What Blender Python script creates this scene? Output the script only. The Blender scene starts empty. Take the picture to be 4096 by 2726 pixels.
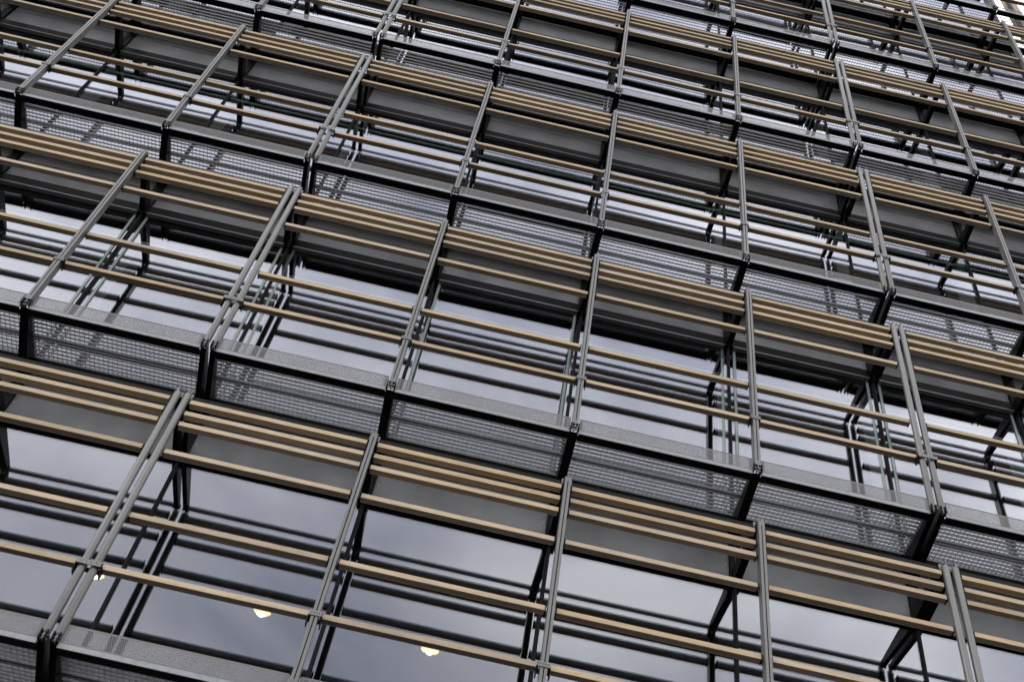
import bpy, math, random
from mathutils import Matrix, Vector

random.seed(7)
scene = bpy.context.scene
COL = scene.collection
R = math.radians
Z0 = 10.4                      # height of the second visible walkway above the street

# ------------------------------------------------------------------ camera
cam_data = bpy.data.cameras.new('camera')
cam_data.sensor_width = 36.0
cam_data.lens = 42.053
cam_data.clip_start = 0.1
cam_data.clip_end = 3000
cam = bpy.data.objects.new('camera', cam_data)
COL.objects.link(cam)
cam.matrix_world = (Matrix.Translation((2.709, -7.590, Z0 - 8.792))
                    @ Matrix.Rotation(R(-1.0704), 4, 'Z') @ Matrix.Rotation(R(142.5285), 4, 'X')
                    @ Matrix.Rotation(R(11.9878), 4, 'Z'))
scene.camera = cam

# ------------------------------------------------------------------ sky: bright overcast
SUN_EL, SUN_AZ = R(38), R(246)          # soft sun behind cloud, low to the left of the facade
world = bpy.data.worlds.new('World')
scene.world = world
world.use_nodes = True
wn, wl = world.node_tree.nodes, world.node_tree.links
wn.clear()
w_out = wn.new('ShaderNodeOutputWorld')
w_bg = wn.new('ShaderNodeBackground')
w_bg.inputs['Strength'].default_value = 0.1
w_sky = wn.new('ShaderNodeTexSky')
w_sky.sky_type = 'NISHITA'
w_sky.sun_disc = False
w_sky.sun_elevation = SUN_EL
w_sky.sun_rotation = SUN_AZ
w_tc = wn.new('ShaderNodeTexCoord')
w_map = wn.new('ShaderNodeMapping')
w_map.inputs['Scale'].default_value = (1.0, 1.0, 1.6)
w_map.inputs['Location'].default_value = (3.1, 0.4, 1.7)
w_noise = wn.new('ShaderNodeTexNoise')
w_noise.inputs['Scale'].default_value = 3.4
w_noise.inputs['Detail'].default_value = 7
w_noise.inputs['Roughness'].default_value = 0.5
w_noise.inputs['Distortion'].default_value = 0.35
w_ramp = wn.new('ShaderNodeValToRGB')
w_ramp.color_ramp.elements[0].position = 0.34
w_ramp.color_ramp.elements[0].color = (0.47, 0.48, 0.57, 1)
w_ramp.color_ramp.elements[1].position = 0.66
w_ramp.color_ramp.elements[1].color = (1.12, 1.11, 1.12, 1)
w_mul = wn.new('ShaderNodeVectorMath')
w_mul.operation = 'SCALE'
w_mul.inputs['Scale'].default_value = 27.5
w_mix = wn.new('ShaderNodeMix')
w_mix.data_type = 'RGBA'
w_mix.inputs['Factor'].default_value = 0.9
wl.new(w_tc.outputs['Generated'], w_map.inputs['Vector'])
wl.new(w_map.outputs['Vector'], w_noise.inputs['Vector'])
wl.new(w_noise.outputs['Fac'], w_ramp.inputs['Fac'])
wl.new(w_ramp.outputs['Color'], w_mul.inputs[0])
wl.new(w_sky.outputs['Color'], w_mix.inputs['A'])
wl.new(w_mul.outputs['Vector'], w_mix.inputs['B'])
wl.new(w_mix.outputs['Result'], w_bg.inputs['Color'])
wl.new(w_bg.outputs['Background'], w_out.inputs['Surface'])

sun_data = bpy.data.lights.new('sun', 'SUN')
sun_data.energy = 0.6
sun_data.angle = R(15)
sun_data.color = (1.0, 0.96, 0.9)
sun = bpy.data.objects.new('sun', sun_data)
COL.objects.link(sun)
sun_dir = Vector((-math.cos(SUN_EL) * math.sin(R(66)), -math.cos(SUN_EL) * math.cos(R(66)), math.sin(SUN_EL)))
sun.rotation_euler = sun_dir.to_track_quat('Z', 'Y').to_euler()
sun.location = (2, -30, 60)

scene.view_settings.view_transform = 'Standard'
scene.view_settings.look = 'None'
scene.view_settings.exposure = 0.0
scene.view_settings.gamma = 1.0
scene.render.engine = 'CYCLES'
scene.cycles.max_bounces = 10
scene.cycles.transparent_max_bounces = 24
scene.cycles.glossy_bounces = 5

# ------------------------------------------------------------------ materials
def new_mat(name):
    m = bpy.data.materials.new(name)
    m.use_nodes = True
    return m, m.node_tree.nodes, m.node_tree.links, m.node_tree.nodes['Principled BSDF']

def coat_mat(name, c, rough, metal=0.0, var=0.12, scale=9.0, spec=0.5, rvar=0.1, stretch=(1, 1, 1), bump=0.0):
    """painted or bare metal: slight mottling in colour and gloss, a little different on each object"""
    m, n, l, b = new_mat(name)
    tc = n.new('ShaderNodeTexCoord')
    mp = n.new('ShaderNodeMapping')
    mp.inputs['Scale'].default_value = stretch
    oi = n.new('ShaderNodeObjectInfo')
    add = n.new('ShaderNodeVectorMath'); add.operation = 'ADD'
    sc = n.new('ShaderNodeVectorMath'); sc.operation = 'SCALE'; sc.inputs['Scale'].default_value = 37.0
    comb = n.new('ShaderNodeCombineXYZ')
    l.new(oi.outputs['Random'], comb.inputs['X']); l.new(oi.outputs['Random'], comb.inputs['Z'])
    l.new(comb.outputs['Vector'], sc.inputs[0])
    l.new(tc.outputs['Object'], mp.inputs['Vector'])
    l.new(mp.outputs['Vector'], add.inputs[0]); l.new(sc.outputs['Vector'], add.inputs[1])
    nz = n.new('ShaderNodeTexNoise')
    nz.inputs['Scale'].default_value = scale
    nz.inputs['Detail'].default_value = 5
    l.new(add.outputs['Vector'], nz.inputs['Vector'])
    r = n.new('ShaderNodeMapRange')
    r.inputs['From Min'].default_value = 0.3; r.inputs['From Max'].default_value = 0.7
    r.inputs['To Min'].default_value = 1 - var; r.inputs['To Max'].default_value = 1 + var
    l.new(nz.outputs['Fac'], r.inputs['Value'])
    r2 = n.new('ShaderNodeMapRange')
    r2.inputs['To Min'].default_value = 1 - var * 0.6; r2.inputs['To Max'].default_value = 1 + var * 0.6
    l.new(oi.outputs['Random'], r2.inputs['Value'])
    mu = n.new('ShaderNodeMath'); mu.operation = 'MULTIPLY'
    l.new(r.outputs['Result'], mu.inputs[0]); l.new(r2.outputs['Result'], mu.inputs[1])
    col = n.new('ShaderNodeVectorMath'); col.operation = 'SCALE'
    col.inputs[0].default_value = c
    l.new(mu.outputs['Value'], col.inputs['Scale'])
    l.new(col.outputs['Vector'], b.inputs['Base Color'])
    rr = n.new('ShaderNodeMapRange')
    rr.inputs['To Min'].default_value = max(0.03, rough - rvar); rr.inputs['To Max'].default_value = rough + rvar
    l.new(nz.outputs['Fac'], rr.inputs['Value'])
    l.new(rr.outputs['Result'], b.inputs['Roughness'])
    b.inputs['Metallic'].default_value = metal
    b.inputs['Specular IOR Level'].default_value = spec
    if bump:
        bp = n.new('ShaderNodeBump'); bp.inputs['Strength'].default_value = bump; bp.inputs['Distance'].default_value = 0.01
        l.new(nz.outputs['Fac'], bp.inputs['Height']); l.new(bp.outputs['Normal'], b.inputs['Normal'])
    return m

M = {}
M['steel'] = coat_mat('grey_painted_steel', (0.140, 0.137, 0.128), 0.40, 0.25, 0.12, 5)
M['black'] = coat_mat('black_painted_steel', (0.006, 0.006, 0.0063), 0.42, 0.0, 0.3, 8, spec=0.08)
M['gasket'] = coat_mat('black_gasket', (0.012, 0.012, 0.014), 0.6, 0.0, 0.2, 8, spec=0.08)
M['perf'] = coat_mat('perforated_sheet', (0.155, 0.152, 0.148), 0.55, 0.0, 0.08, 4, spec=0.2)
M['galv'] = coat_mat('galvanised_steel', (0.21, 0.218, 0.222), 0.45, 0.3, 0.16, 22, rvar=0.14)
M['grate'] = coat_mat('galvanised_grating', (0.135, 0.138, 0.148), 0.45, 0.2, 0.3, 30)
M['bolt'] = coat_mat('stainless_bolt', (0.34, 0.33, 0.30), 0.3, 0.8, 0.1, 20)
M['alu'] = coat_mat('anodised_aluminium', (0.80, 0.79, 0.88), 0.5, 0.0, 0.08, 6)
M['lip'] = coat_mat('grey_aluminium_lip', (0.13, 0.13, 0.13), 0.4, 0.4, 0.08, 6)
M['interior'] = coat_mat('dark_office_interior', (0.06, 0.06, 0.058), 0.8, 0.0, 0.2, 1.0)
M['pale'] = coat_mat('pale_inner_frame', (0.84, 0.87, 0.86), 0.5, 0.0, 0.05, 4)
M['glassedge'] = coat_mat('green_glass_edge', (0.22, 0.275, 0.25), 0.12, 0.0, 0.12, 2.5, stretch=(1, 1, 0.4))
M['spandrel'] = coat_mat('satin_spandrel_sheet', (0.150, 0.153, 0.153), 0.32, 0.0, 0.22, 2.2, spec=0.14, rvar=0.02)

# wood
m, n, l, b = new_mat('oiled_timber')
tc = n.new('ShaderNodeTexCoord'); oi = n.new('ShaderNodeObjectInfo')
mp = n.new('ShaderNodeMapping'); mp.inputs['Scale'].default_value = (1.6, 26, 26)
cb = n.new('ShaderNodeCombineXYZ'); sc_ = n.new('ShaderNodeMath'); sc_.operation = 'MULTIPLY'; sc_.inputs[1].default_value = 90
l.new(oi.outputs['Random'], sc_.inputs[0]); l.new(sc_.outputs['Value'], cb.inputs['X']); l.new(sc_.outputs['Value'], cb.inputs['Y'])
l.new(tc.outputs['Object'], mp.inputs['Vector']); l.new(cb.outputs['Vector'], mp.inputs['Location'])
nz = n.new('ShaderNodeTexNoise'); nz.inputs['Scale'].default_value = 3.0; nz.inputs['Detail'].default_value = 6; nz.inputs['Distortion'].default_value = 0.6
l.new(mp.outputs['Vector'], nz.inputs['Vector'])
rp = n.new('ShaderNodeValToRGB')
rp.color_ramp.elements[0].position = 0.28; rp.color_ramp.elements[0].color = (0.35, 0.262, 0.160, 1)
rp.color_ramp.elements[1].position = 0.72; rp.color_ramp.elements[1].color = (0.48, 0.380, 0.245, 1)
l.new(nz.outputs['Fac'], rp.inputs['Fac'])
hs = n.new('ShaderNodeHueSaturation')
mr = n.new('ShaderNodeMapRange'); mr.inputs['To Min'].default_value = 0.82; mr.inputs['To Max'].default_value = 1.10
l.new(oi.outputs['Random'], mr.inputs['Value']); l.new(mr.outputs['Result'], hs.inputs['Value'])
fr = n.new('ShaderNodeMath'); fr.operation = 'FRACT'; m7 = n.new('ShaderNodeMath'); m7.operation = 'MULTIPLY'; m7.inputs[1].default_value = 7.3
l.new(oi.outputs['Random'], m7.inputs[0]); l.new(m7.outputs['Value'], fr.inputs[0])
mr2 = n.new('ShaderNodeMapRange'); mr2.inputs['To Min'].default_value = 0.86; mr2.inputs['To Max'].default_value = 1.08
l.new(fr.outputs['Value'], mr2.inputs['Value']); l.new(mr2.outputs['Result'], hs.inputs['Saturation'])
l.new(rp.outputs['Color'], hs.inputs['Color'])
mpw = n.new('ShaderNodeMapping'); mpw.inputs['Scale'].default_value = (1.0, 3.0, 3.0)
l.new(tc.outputs['Object'], mpw.inputs['Vector']); l.new(cb.outputs['Vector'], mpw.inputs['Location'])
nw = n.new('ShaderNodeTexNoise'); nw.inputs['Scale'].default_value = 2.6; nw.inputs['Detail'].default_value = 4; nw.inputs['Roughness'].default_value = 0.65
l.new(mpw.outputs['Vector'], nw.inputs['Vector'])
rw = n.new('ShaderNodeValToRGB')
rw.color_ramp.elements[0].position = 0.30; rw.color_ramp.elements[0].color = (0.86, 0.86, 0.87, 1)
rw.color_ramp.elements[1].position = 0.62; rw.color_ramp.elements[1].color = (1.04, 1.02, 1.0, 1)
l.new(nw.outputs['Fac'], rw.inputs['Fac'])
mw = n.new('ShaderNodeMix'); mw.data_type = 'RGBA'; mw.blend_type = 'MULTIPLY'; mw.inputs['Factor'].default_value = 1.0
l.new(hs.outputs['Color'], mw.inputs['A']); l.new(rw.outputs['Color'], mw.inputs['B'])
l.new(mw.outputs['Result'], b.inputs['Base Color'])
b.inputs['Roughness'].default_value = 0.6
b.inputs['Specular IOR Level'].default_value = 0.3
bp = n.new('ShaderNodeBump'); bp.inputs['Strength'].default_value = 0.15; bp.inputs['Distance'].default_value = 0.003
l.new(nz.outputs['Fac'], bp.inputs['Height']); l.new(bp.outputs['Normal'], b.inputs['Normal'])
M['wood'] = m

# coated window glass: strong mirror, dark tinted see-through
m, n, l, b = new_mat('coated_window_glass')
n.remove(b)
out = n['Material Output']
gl = n.new('ShaderNodeBsdfGlossy'); gl.inputs['Roughness'].default_value = 0.0; gl.inputs['Color'].default_value = (0.91, 0.91, 1.0, 1)
tr = n.new('ShaderNodeBsdfTransparent'); tr.inputs['Color'].default_value = (0.70, 0.74, 0.72, 1)
lw = n.new('ShaderNodeLayerWeight'); lw.inputs['Blend'].default_value = 0.5
pw = n.new('ShaderNodeMath'); pw.operation = 'POWER'; pw.inputs[1].default_value = 2.0
fres = n.new('ShaderNodeMapRange'); fres.inputs['To Min'].default_value = 0.086; fres.inputs['To Max'].default_value = 0.80
l.new(lw.outputs['Facing'], pw.inputs[0]); l.new(pw.outputs['Value'], fres.inputs['Value'])
mx = n.new('ShaderNodeMixShader')
tc = n.new('ShaderNodeTexCoord'); oi = n.new('ShaderNodeObjectInfo')
nz = n.new('ShaderNodeTexNoise'); nz.inputs['Scale'].default_value = 0.9; nz.inputs['Detail'].default_value = 1
av = n.new('ShaderNodeVectorMath'); av.operation = 'ADD'
cb = n.new('ShaderNodeCombineXYZ'); s9 = n.new('ShaderNodeMath'); s9.operation = 'MULTIPLY'; s9.inputs[1].default_value = 60
l.new(oi.outputs['Random'], s9.inputs[0]); l.new(s9.outputs['Value'], cb.inputs['X']); l.new(s9.outputs['Value'], cb.inputs['Z'])
l.new(tc.outputs['Object'], av.inputs[0]); l.new(cb.outputs['Vector'], av.inputs[1]); l.new(av.outputs['Vector'], nz.inputs['Vector'])
bp = n.new('ShaderNodeBump'); bp.inputs['Strength'].default_value = 0.012; bp.inputs['Distance'].default_value = 0.01
l.new(nz.outputs['Fac'], bp.inputs['Height']); l.new(bp.outputs['Normal'], gl.inputs['Normal'])
l.new(fres.outputs['Result'], mx.inputs['Fac']); l.new(tr.outputs['BSDF'], mx.inputs[1]); l.new(gl.outputs['BSDF'], mx.inputs[2])
l.new(mx.outputs['Shader'], out.inputs['Surface'])
M['glass'] = m

# lamp parts
m, n, l, b = new_mat('lamp_glow')
b.inputs['Base Color'].default_value = (1, 0.9, 0.7, 1)
b.inputs['Emission Color'].default_value = (1.0, 0.70, 0.34, 1)
b.inputs['Emission Strength'].default_value = 2.4
M['glow'] = m
m, n, l, b = new_mat('lamp_filament')
b.inputs['Base Color'].default_value = (1, 0.95, 0.85, 1)
b.inputs['Emission Color'].default_value = (1.0, 0.90, 0.68, 1)
b.inputs['Emission Strength'].default_value = 16
M['core'] = m
m, n, l, b = new_mat('lamp_glass')
b.inputs['Base Color'].default_value = (1, 0.93, 0.8, 1)
b.inputs['Roughness'].default_value = 0.08
b.inputs['Transmission Weight'].default_value = 1.0
b.inputs['IOR'].default_value = 1.3
M['lampglass'] = m
# paving
m, n, l, b = new_mat('street_paving')
tc = n.new('ShaderNodeTexCoord'); nz = n.new('ShaderNodeTexNoise'); nz.inputs['Scale'].default_value = 0.6; nz.inputs['Detail'].default_value = 8
rp = n.new('ShaderNodeValToRGB'); rp.color_ramp.elements[0].color = (0.014, 0.014, 0.0145, 1); rp.color_ramp.elements[1].color = (0.028, 0.0275, 0.027, 1)
l.new(tc.outputs['Object'], nz.inputs['Vector']); l.new(nz.outputs['Fac'], rp.inputs['Fac']); l.new(rp.outputs['Color'], b.inputs['Base Color'])
b.inputs['Roughness'].default_value = 0.85
b.inputs['Specular IOR Level'].default_value = 0.2
M['paving'] = m

# ------------------------------------------------------------------ mesh helpers
class MB:
    def __init__(self):
        self.v, self.f, self.m, self.mats = [], [], [], []
    def mi(self, mat):
        if mat not in self.mats: self.mats.append(mat)
        return self.mats.index(mat)
    def box(self, x0, x1, y0, y1, z0, z1, mat):
        o = len(self.v); k = self.mi(mat)
        self.v += [(x0,y0,z0),(x1,y0,z0),(x1,y1,z0),(x0,y1,z0),(x0,y0,z1),(x1,y0,z1),(x1,y1,z1),(x0,y1,z1)]
        for q in ((0,3,2,1),(4,5,6,7),(0,1,5,4),(1,2,6,5),(2,3,7,6),(3,0,4,7)):
            self.f.append(tuple(o+i for i in q)); self.m.append(k)
        return self
    def prism_x(self, prof, x0, x1, mat):
        """extrude a (y,z) profile along x"""
        o = len(self.v); k = self.mi(mat); c = len(prof)
        self.v += [(x0,y,z) for y,z in prof] + [(x1,y,z) for y,z in prof]
        self.f.append(tuple(o+i for i in range(c))); self.m.append(k)
        self.f.append(tuple(o+c+i for i in reversed(range(c)))); self.m.append(k)
        for i in range(c):
            j = (i+1) % c
            self.f.append((o+i, o+c+i, o+c+j, o+j)); self.m.append(k)
        return self
    def bar(self, x0, x1, y0, y1, z0, z1, mat, r=0.003):
        """box along x with chamfered long edges"""
        return self.prism_x([(y0+r,z0),(y1-r,z0),(y1,z0+r),(y1,z1-r),(y1-r,z1),(y0+r,z1),(y0,z1-r),(y0,z0+r)], x0, x1, mat)
    def lathe(self, prof, c, axis, seg, mat, caps=True):
        """prof: list of (radius, height) along axis 0/1/2 from centre c"""
        o = len(self.v); k = self.mi(mat)
        a1, a2 = [(1,2),(2,0),(0,1)][axis]
        for r, h in prof:
            for s in range(seg):
                t = 2*math.pi*s/seg
                p = list(c); p[axis] += h; p[a1] += r*math.cos(t); p[a2] += r*math.sin(t)
                self.v.append(tuple(p))
        for i in range(len(prof)-1):
            for s in range(seg):
                t = (s+1) % seg
                self.f.append((o+i*seg+s, o+i*seg+t, o+(i+1)*seg+t, o+(i+1)*seg+s)); self.m.append(k)
        if caps:
            self.f.append(tuple(o+s for s in reversed(range(seg)))); self.m.append(k)
            e = o+(len(prof)-1)*seg
            self.f.append(tuple(e+s for s in range(seg))); self.m.append(k)
        return self
    def mesh(self, name, smooth=False):
        me = bpy.data.meshes.new(name)
        me.from_pydata(self.v, [], self.f)
        for a in self.mats: me.materials.append(a)
        me.polygons.foreach_set('material_index', self.m)
        if smooth:
            me.polygons.foreach_set('use_smooth', [True]*len(me.polygons))
            me.set_sharp_from_angle(angle=R(40))
        me.update()
        return me

def put(name, mesh, loc=(0,0,0), parent=None, rot=None):
    o = bpy.data.objects.new(name, mesh)
    COL.objects.link(o)
    o.location = loc
    if rot: o.rotation_euler = rot
    if parent: o.parent = parent
    return o

# ------------------------------------------------------------------ facade grid
W, W2, E_ = 1.8191, 1.7988, 0.047         # bay widths; half spacing of the paired posts
PER = 2*W + 2*W2
def X(i):
    q, r = divmod(i, 4)
    return q*PER + (0 if r == 0 else W2 + (r-1)*W)
def paired(i): return i % 4 == 0
def level(k):
    return Z0 + ((k-1)*3.80 if k >= 1 else -3.562 + k*3.80)
YG, YS = 0.803, 0.776                       # glass face, spandrel face
GLASS_TOP, GLASS_BOT = -0.865, 0.16
RANGE = {-1: (-2, 4), 0: (-2, 5), 1: (-3, 5), 2: (-4, 5), 3: (-4, 6), 4: (-2, 6), 5: (2, 6)}   # bays per storey
WALL_END = 11.55                           # the building's corner; the screen runs on past it

building = bpy.data.objects.new('office_building', None)
COL.objects.link(building)
building.location = (0, 0, 0)
building['label'] = 'office building facade with walkways behind a screen of timber slats on grey steel posts'
building['category'] = 'building'

ground = put('ground', MB().box(-1500, 1500, -1500, 1500, -0.5, 0, M['paving']).mesh('ground'))
ground['kind'] = 'structure'

# ---- interior: slabs and a back wall, dark behind the glass
x_lo, x_hi = X(-5), WALL_END
for k in range(-1, 7):
    z = level(k)
    put('floor_slab', MB().box(x_lo, x_hi-0.02, 0.87, 7.0, z-0.80, z+0.14, M['interior']).mesh('floor_slab'), parent=building)
put('back_wall', MB().box(x_lo, x_hi, 7.02, 7.3, 0, level(6)+0.2, M['interior']).mesh('back_wall'), parent=building)
put('end_wall', MB().box(x_hi-0.01, x_hi+0.12, 0.80, 7.3, 0, level(6)+0.2, M['black']).mesh('end_wall'), parent=building)
put('lower_wall', MB().box(x_lo, x_hi-0.02, 0.84, 1.2, 0, level(-1)-0.56, M['spandrel']).mesh('lower_wall'), parent=building)

cp = MB().box(12.26, 12.46, 0.9, 1.08, level(3), level(6)+1.5, M['wood'])
put('corner_panel', cp.mesh('corner_panel'), parent=building)
put('corner_post', MB().box(12.12, 12.18, 0.78, 0.86, level(3), level(6)+1.5, M['black']).mesh('corner_post'), parent=building)

# ---- shared meshes
def cached(fn):
    store = {}
    def g(*a):
        if a not in store: store[a] = fn(*a)
        return store[a]
    return g

@cached
def slat_mesh(length):
    b = MB(); h = length/2
    b.bar(-h+0.010, h-0.010, 0.0, 0.060, -0.053, 0.0, M['wood'], 0.0025)
    b.box(-h+0.012, h-0.012, 0.0605, 0.064, -0.051, -0.002, M['alu'])
    for s in (-1, 1):
        b.box(min(s*h, s*(h-0.0095)), max(s*h, s*(h-0.0095)), 0.002, 0.066, -0.059, 0.006, M['black'])
    return b.mesh('slat')

@cached
def top_rail_mesh(length):
    h = length/2
    b = MB()
    b.box(-h, h, 0.066, 0.072, -0.765, -0.705, M['black'])
    b.box(-h, h, 0.0725, 0.076, -0.763, -0.707, M['alu'])
    return b.mesh('top_rail')

@cached
def post_mesh(length):
    b = MB()
    for s in (-1, 1):
        x0, x1 = (0.0045, 0.0285) if s > 0 else (-0.0285, -0.0045)
        b.box(x0, x1, -0.045, 0.045, 0.0, length, M['steel'])
    b.box(-0.0044, 0.0044, -0.030, 0.030, 0.06, length-0.05, M['black'])
    b.box(-0.0042, 0.0042, -0.043, 0.030, -0.05, 0.058, M['steel'])
    b.box(-0.0042, 0.0042, -0.043, 0.030, length-0.048, length+0.055, M['steel'])
    b.box(-0.034, 0.034, -0.030, -0.022, length+0.004, length+0.016, M['steel'])
    b.box(-0.037, -0.029, 0.0, 0.042, length-0.07, length+0.02, M['black'])
    b.box(0.029, 0.037, 0.0, 0.042, length-0.07, length+0.02, M['black'])
    return b.mesh('post')

@cached
def tube_mesh(length):
    b = MB()
    b.lathe([(0.027, 0.0), (0.033, 0.012), (0.033, length-0.012), (0.027, length)], (0,0,0), 2, 20, M['steel'])
    b.box(-0.005, 0.005, -0.026, 0.026, -0.055, 0.02, M['steel'])
    b.box(-0.005, 0.005, -0.026, 0.026, length-0.02, length+0.06, M['steel'])
    b.box(-0.036, 0.036, -0.008, 0.0, length+0.004, length+0.014, M['steel'])
    b.lathe([(0.009, 0.0), (0.009, 0.02)], (0.006, 0.0, length+0.036), 0, 8, M['bolt'])
    return b.mesh('post', smooth=True)

@cached
def clamp_mesh(half):
    b = MB()
    b.bar(-half, half, -0.052, -0.046, -0.024, 0.024, M['steel'], 0.002)
    b.box(-half, -half+0.008, -0.0455, 0.05, -0.024, 0.022, M['black'])
    b.box(half-0.008, half, -0.0455, 0.05, -0.024, 0.022, M['black'])
    b.box(-half+0.009, half-0.009, 0.046, 0.052, -0.022, 0.022, M['black'])
    for x in (-half*0.62, -half*0.2, half*0.2, half*0.62):
        b.lathe([(0.004, -0.003), (0.004, 0.0)], (x, -0.0525, 0.002), 1, 6, M['black'])
    for s in (-1, 1):
        x0, x1 = (half+0.001, half+0.010) if s > 0 else (-half-0.010, -half-0.001)
        b.box(x0, x1, -0.01, 0.045, -0.075, 0.012, M['black'])
    return b.mesh('clamp')

@cached
def bracket_mesh(half):
    """tapered cantilever arm: two side plates, recessed soffit, top flange, fork and bolts"""
    b = MB()
    side = [(-0.045, -0.062), (0.015, -0.066), (YS-0.045, -0.245), (YS-0.045, 0.018), (-0.045, 0.018)]
    b.prism_x(side, -half, -half+0.010, M['black'])
    b.prism_x(side, half-0.010, half, M['black'])
    sof = [(0.03, -0.054), (YS-0.046, -0.226), (YS-0.046, -0.214), (0.03, -0.042)]
    b.prism_x(sof, -half+0.0105, half-0.0105, M['black'])
    top = [(0.105, 0.004), (YS-0.046, 0.004), (YS-0.046, 0.016), (0.105, 0.016)]
    b.prism_x(top, -half+0.0105, half-0.0105, M['black'])
    for zz, yy in ((-0.018, -0.022), (-0.048, -0.014)):
        b.lathe([(0.007, -0.008), (0.007, 0.0)], (-half-0.0005, yy, zz), 0, 8, M['bolt'])
        b.lathe([(0.007, 0.0), (0.007, 0.008)], (half+0.0003, yy, zz), 0, 8, M['bolt'])
        b.lathe([(0.006, -half+0.011), (0.006, half-0.011)], (0, yy, zz), 0, 8, M['bolt'])
    return b.mesh('bracket')

@cached
def arm_mesh(half):
    """arm that ties the head of a post back to the wall"""
    b = MB()
    side = [(0.050, -0.752), (YS-0.045, -0.842), (YS-0.045, -0.672), (0.050, -0.700)]
    b.prism_x(side, -half, -half+0.009, M['black'])
    b.prism_x(side, half-0.009, half, M['black'])
    sof = [(0.055, -0.742), (YS-0.046, -0.828), (YS-0.046, -0.818), (0.055, -0.732)]
    b.prism_x(sof, -half+0.0095, half-0.0095, M['black'])
    top = [(0.055, -0.712), (YS-0.046, -0.686), (YS-0.046, -0.676), (0.055, -0.702)]
    b.prism_x(top, -half+0.0095, half-0.0095, M['black'])
    b.box(-half-0.012, half+0.012, 0.0465, 0.0495, -0.762, -0.695, M['steel'])
    for y in (0.10, 0.16):
        b.lathe([(0.007, -0.006), (0.007, 0.0)], (-half-0.0005, y, -0.726), 0, 8, M['bolt'])
        b.lathe([(0.007, 0.0), (0.007, 0.006)], (half+0.0005, y, -0.726), 0, 8, M['bolt'])
    return b.mesh('head_arm')

@cached
def grating_mesh(length):
    b = MB(); h = length/2
    y0, y1, z0, zt = 0.100, 0.640, -0.053, -0.018
    nb = 12
    for i in range(nb):
        y = y0 + (y1-y0)*i/(nb-1)
        b.box(-h, h, y-0.0022, y+0.0022, z0, zt, M['grate'])
    b.box(-h, h, 0.364, 0.370, z0-0.004, zt-0.004, M['grate'])
    nc = round(length/0.047)
    for i in range(nc+1):
        x = -h + length*i/nc
        b.box(x-0.002, x+0.002, y0+0.003, y1-0.003, zt-0.009, zt-0.001, M['grate'])
    return b.mesh('grating')

@cached
def kick_mesh(length):
    """perforated sheet with real staggered holes"""
    b = MB(); k = b.mi(M['perf']); h = length/2
    zl, zh, mz = -0.045, 0.125, 0.016
    rows = 10
    dz = (zh-zl-2*mz)/rows
    nx = round((length-0.06)/0.0145); dx = (length-0.06)/nx
    verts, faces = b.v, b.f
    def quad(*pts):
        o = len(verts); verts.extend((x, 0.0, z) for x, z in pts); faces.append((o,o+1,o+2,o+3)); b.m.append(k)
    quad((-h,zl),(h,zl),(h,zl+mz),(-h,zl+mz)); quad((-h,zh-mz),(h,zh-mz),(h,zh),(-h,zh))
    rad = 0.36*min(dx, dz)
    for r in range(rows):
        za, zb = zl+mz+r*dz, zl+mz+(r+1)*dz
        off = dx/2 if r % 2 else 0.0
        xs = -h+0.03-dx/4+off
        quad((-h,za),(xs,za),(xs,zb),(-h,zb))
        cnt = nx - (1 if r % 2 else 0)
        xe = xs + cnt*dx
        quad((xe,za),(h,za),(h,zb),(xe,zb))
        for c in range(cnt):
            a, e = xs+c*dx, xs+(c+1)*dx
            cx, cz = (a+e)/2, (za+zb)/2
            o = len(verts)
            verts.extend([(a,0,za),(cx,0,za),(e,0,za),(e,0,cz),(e,0,zb),(cx,0,zb),(a,0,zb),(a,0,cz)])
            for s in range(8):
                t = math.radians(225+45*s)
                verts.append((cx+rad*math.cos(t), 0.0, cz+rad*math.sin(t)))
            for s in range(8):
                q = (s+1) % 8
                faces.append((o+s, o+q, o+8+q, o+8+s)); b.m.append(k)
    b.box(-h, h, 0.0005, 0.016, zh+0.0003, zh+0.0025, M['perf'])      # folded top edge
    return b.mesh('kick_plate')

@cached
def strip_mesh(length):
    h = length/2
    return MB().bar(-h, h, -0.006, 0.004, -0.092, -0.0455, M['galv'], 0.0015).mesh('edge_strip')

@cached
def beam_mesh(length):
    h = length/2
    b = MB()
    b.box(-h, h, 0.006, 0.072, -0.089, -0.080, M['black'])
    b.box(-h, h, 0.0725, 0.0965, -0.084, -0.030, M['black'])
    b.box(-h, h, 0.0065, 0.012, -0.0795, -0.047, M['black'])
    return b.mesh('edge_beam')

@cached
def inner_beam_mesh(length):
    h = length/2
    b = MB()
    b.box(-h, h, 0.645, 0.772, -0.086, -0.078, M['black'])
    b.box(-h, h, 0.645, 0.652, -0.0775, -0.012, M['black'])
    return b.mesh('inner_beam')

def bolts_on(b, h, z):
    for s in (-1, 1):
        b.lathe([(0.016, 0.0), (0.016, -0.004), (0.009, -0.005), (0.009, -0.014)], (s*(h-0.028), YS-0.0005, z), 1, 10, M['bolt'])

@cached
def spandrel_mesh(length, z0, z1, zb):
    b = MB(); h = length/2
    b.bar(-h, h, YS, YS+0.03, z0, z1, M['spandrel'], 0.003)
    bolts_on(b, h, zb)
    return b.mesh('spandrel_panel')

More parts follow.
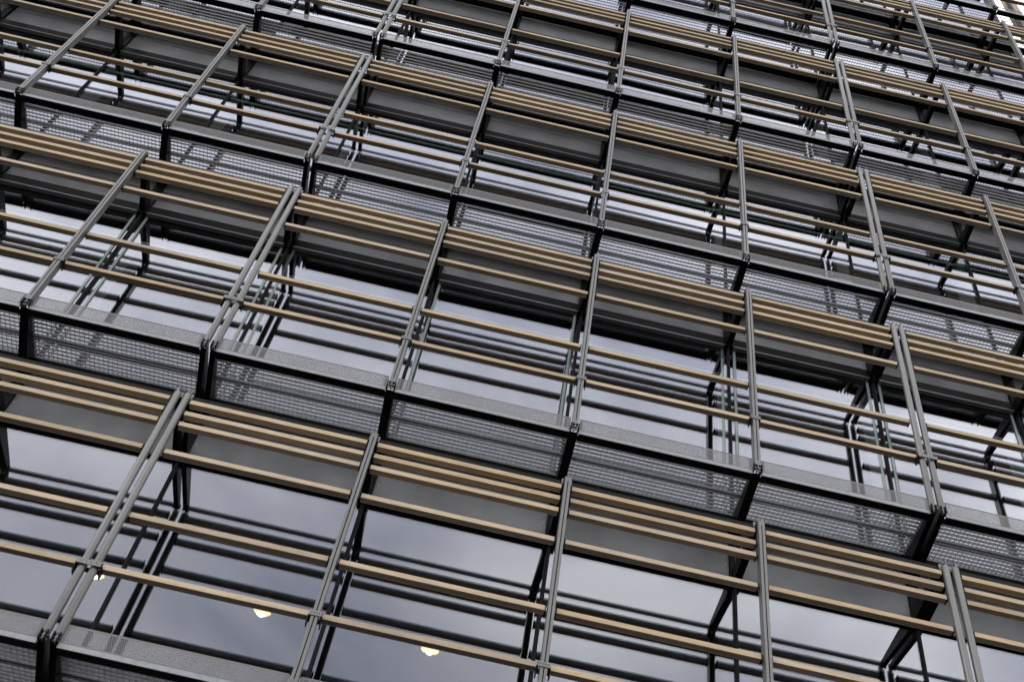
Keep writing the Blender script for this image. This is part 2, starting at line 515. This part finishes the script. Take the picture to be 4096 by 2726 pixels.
@cached
def transom_mesh(length, deep=True):
    b = MB(); h = length/2
    if not deep:
        b.box(-h, h, 0.772, 0.83, GLASS_TOP+0.001, GLASS_TOP+0.020, M['black'])
        return b.mesh('transom')
    b.box(-h, h, 0.745, 0.83, GLASS_TOP+0.012, -0.703, M['black'])
    b.box(-h, h, 0.742, 0.7445, GLASS_TOP, GLASS_TOP+0.022, M['lip'])
    b.box(-h, h, 0.745, 0.80, GLASS_TOP, GLASS_TOP+0.0115, M['lip'])
    return b.mesh('transom')

@cached
def pane_mesh(length, z0, z1):
    h = length/2
    return MB().box(-h, h, YG, YG+0.012, z0, z1, M['glass']).mesh('glass_pane')

@cached
def inner_fin_mesh(z0, z1):
    return MB().box(-0.022, 0.022, YG+0.065, YG+0.38, z0, z1, M['pale']).mesh('inner_fin')

@cached
def head_rail_mesh(length):
    h = length/2
    return MB().bar(-h, h, 0.835, 0.862, 0.0, 0.034, M['pale'], 0.004).mesh('head_rail')

@cached
def glass_edge_mesh(z1):
    b = MB()
    b.box(-0.014, 0.014, YG-0.006, YG-0.001, 0.0, z1, M['glassedge'])
    b.box(0.016, 0.019, YG-0.008, YG-0.001, 0.0, z1, M['lip'])
    return b.mesh('glass_edge')

@cached
def mullion_mesh(z0, z1):
    b = MB()
    b.box(-0.017, 0.017, YG-0.022, YG+0.06, z0, z1, M['gasket'])
    b.box(-0.009, 0.009, YG-0.030, YG-0.0225, z0, z1, M['gasket'])
    return b.mesh('mullion')

@cached
def cover_mesh(z0, z1):
    b = MB()
    b.box(-0.055, -0.006, 0.735, 0.80, z0, z1, M['black'])
    b.box(0.006, 0.055, 0.735, 0.80, z0, z1, M['black'])
    b.box(-0.0055, 0.0055, 0.750, 0.80, z0, z1, M['lip'])
    return b.mesh('joint_cover')

SLATS = (-0.822, -0.973, -1.121, -1.484, -2.480, -3.037)
SLATS0 = (-0.822, -0.973, -1.121, -1.484, -2.260, -2.833)

def part(name, loc):
    o = bpy.data.objects.new(name, None); COL.objects.link(o)
    o.location = loc; o.parent = building; o.empty_display_size = 0.1
    return o

def jit(a): return random.uniform(-a, a)

for k, (j0, j1) in RANGE.items():
    zb, zt = level(k), level(k+1)
    L = zt - 0.765 - zb
    rel = SLATS0 if k == 0 else SLATS
    wz0, wz1 = zb + GLASS_BOT, zt + GLASS_TOP
    # posts, brackets, mullions on each grid line
    for i in range(j0, j1+2):
        x = X(i)
        if paired(i):
            for s in (-1, 1):
                p = put('post', tube_mesh(round(L, 3)), (x+0.004+s*E_, jit(0.001), zb+0.005), building, (0, 0, R(180) if s < 0 else 0))
                put('bracket', bracket_mesh(0.027), (x+0.004+s*E_, 0, zb), building)
                put('head_arm', arm_mesh(0.024), (x+0.004+s*E_, 0, zt), building)
            put('clamp', clamp_mesh(0.098), (x+0.004, 0, zt+rel[5]-0.050), building)
        else:
            put('post', post_mesh(round(L, 3)), (x, jit(0.001), zb+0.005), building)
            put('bracket', bracket_mesh(0.043), (x, 0, zb), building)
            put('head_arm', arm_mesh(0.036), (x, 0, zt), building)
            put('clamp', clamp_mesh(0.049), (x, 0, zt+rel[5]-0.050), building)
        if x < WALL_END:
            put('mullion', mullion_mesh(0.0, round(wz1-wz0, 3)), (x, 0, wz0), building)
            if k != 0: put('inner_fin', inner_fin_mesh(0.0, round(wz1-wz0, 3)), (x, 0, wz0), building)
            put('joint_cover', cover_mesh(round(GLASS_TOP, 3), GLASS_BOT-0.02), (x, 0, zt), building)
    for j in range(j0, j1+1):
        xa, xb = X(j), X(j+1)
        ga = xa + (0.004+E_+0.040 if paired(j) else 0.040)
        gb = xb - (-0.004+E_+0.040 if paired(j+1) else 0.040)
        # slat screen of this bay
        scr = part('slat_screen', ((ga+gb)/2, 0, zt-0.8))
        for q, zr in enumerate(rel):
            put('slat', slat_mesh(round(gb-ga, 3)), (jit(0.001), -0.002+jit(0.0015), zr+0.8+jit(0.0015)), scr, (jit(R(1.2)), jit(R(0.06)), jit(R(0.04))))
        put('top_rail', top_rail_mesh(round(gb-ga+0.05, 3)), (0, 0, 0.8), scr)
        # walkway of this bay
        fa = xa + (0.004+E_+0.031 if paired(j) else 0.045)
        fb = xb - (-0.004+E_+0.031 if paired(j+1) else 0.045)
        wk = part('walkway', ((fa+fb)/2, 0, zb))
        ln = round(fb-fa, 3)
        g = put('grating', grating_mesh(ln), (0, 0, jit(0.002)), wk)
        g['kind'] = 'stuff'
        put('kick_plate', kick_mesh(ln), (0, jit(0.001), 0), wk)
        put('edge_strip', strip_mesh(ln), (0, 0, 0), wk)
        put('edge_beam', beam_mesh(ln), (0, 0, 0), wk)
        put('inner_beam', inner_beam_mesh(ln), (0, 0, 0), wk)
        # wall of this bay
        if xa > WALL_END - 0.3: continue
        xb2 = min(xb, WALL_END)
        cx = (xa+xb2)/2; full = xb2 - xa
        sp = part('spandrel', (cx, 0, zt))
        ls = round(full-0.116, 3)
        low = -0.697 if k > 0 else GLASS_TOP+0.024
        put('panel', spandrel_mesh(ls, low, -0.309, -0.593), (0, 0, 0), sp, (0, 0, jit(R(0.15))))
        put('panel', spandrel_mesh(ls, -0.299, GLASS_BOT-0.02, -0.145), (0, 0, 0), sp, (0, 0, jit(R(0.15))))
        put('transom', transom_mesh(ls, k > 0), (0, 0, 0), sp)
        wd = part('window', (cx, 0, wz0))
        put('pane', pane_mesh(round(full-0.036, 3), 0.0, round(wz1-wz0, 3)), (0, 0, 0), wd, (jit(R(0.18)), 0, jit(R(0.30))))
        if k != 0:
            for sg in ((-1, 1) if k == 1 else ()):
                put('glass_edge', glass_edge_mesh(round(wz1-wz0, 3)), (sg*(full/2-0.075), 0, 0), wd, (0, 0, 0))
            put('head_rail', head_rail_mesh(round(full-0.06, 3)), (0, 0, zt-1.345-wz0), wd)

# ------------------------------------------------------------------ lamps seen through the lowest glass
LAMP_LABELS = ('lit round glass ceiling lamp glowing behind the paired tube posts at lower left',
               'lit round glass ceiling lamp, middle one of the three behind the lowest windows',
               'lit round glass ceiling lamp farthest right behind the lowest windows')
def lamp_meshes():
    shell = MB().lathe([(0.118, 0.05), (0.122, 0.03), (0.112, 0.0), (0.085, -0.028), (0.045, -0.046), (0.012, -0.050)], (0,0,0), 2, 14, M['lampglass']).mesh('shade')
    bulb = MB().lathe([(0.03, 0.03), (0.070, 0.014), (0.078, -0.004), (0.060, -0.022), (0.030, -0.034), (0.006, -0.038)], (0,0,0), 2, 20, M['glow']).mesh('bulb', True)
    rim = MB().lathe([(0.128, 0.052), (0.128, 0.066), (0.03, 0.075), (0.012, 0.09), (0.012, 0.24)], (0,0,0), 2, 24, M['steel']).mesh('rim', True)
    bulb_core = MB().lathe([(0.006, -0.043), (0.030, -0.041), (0.034, -0.034), (0.020, -0.026)], (0,0,0), 2, 14, M['core']).mesh('core', True)
    return shell, bulb, rim, bulb_core
sh, bu, ri, co = lamp_meshes()
for (x, lab) in zip((-0.781, 0.961, 2.732), LAMP_LABELS):
    t = bpy.data.objects.new('ceiling_lamp', None); COL.objects.link(t)
    t.location = (x, 2.5, Z0 - 1.04)
    t.scale = (1.4, 1.4, 1.15)
    t['label'] = lab; t['category'] = 'lamp'; t['group'] = 'lamps behind the lowest windows'
    put('shade', sh, parent=t); put('bulb', bu, parent=t); put('rim', ri, parent=t)
    put('core', co, parent=t)
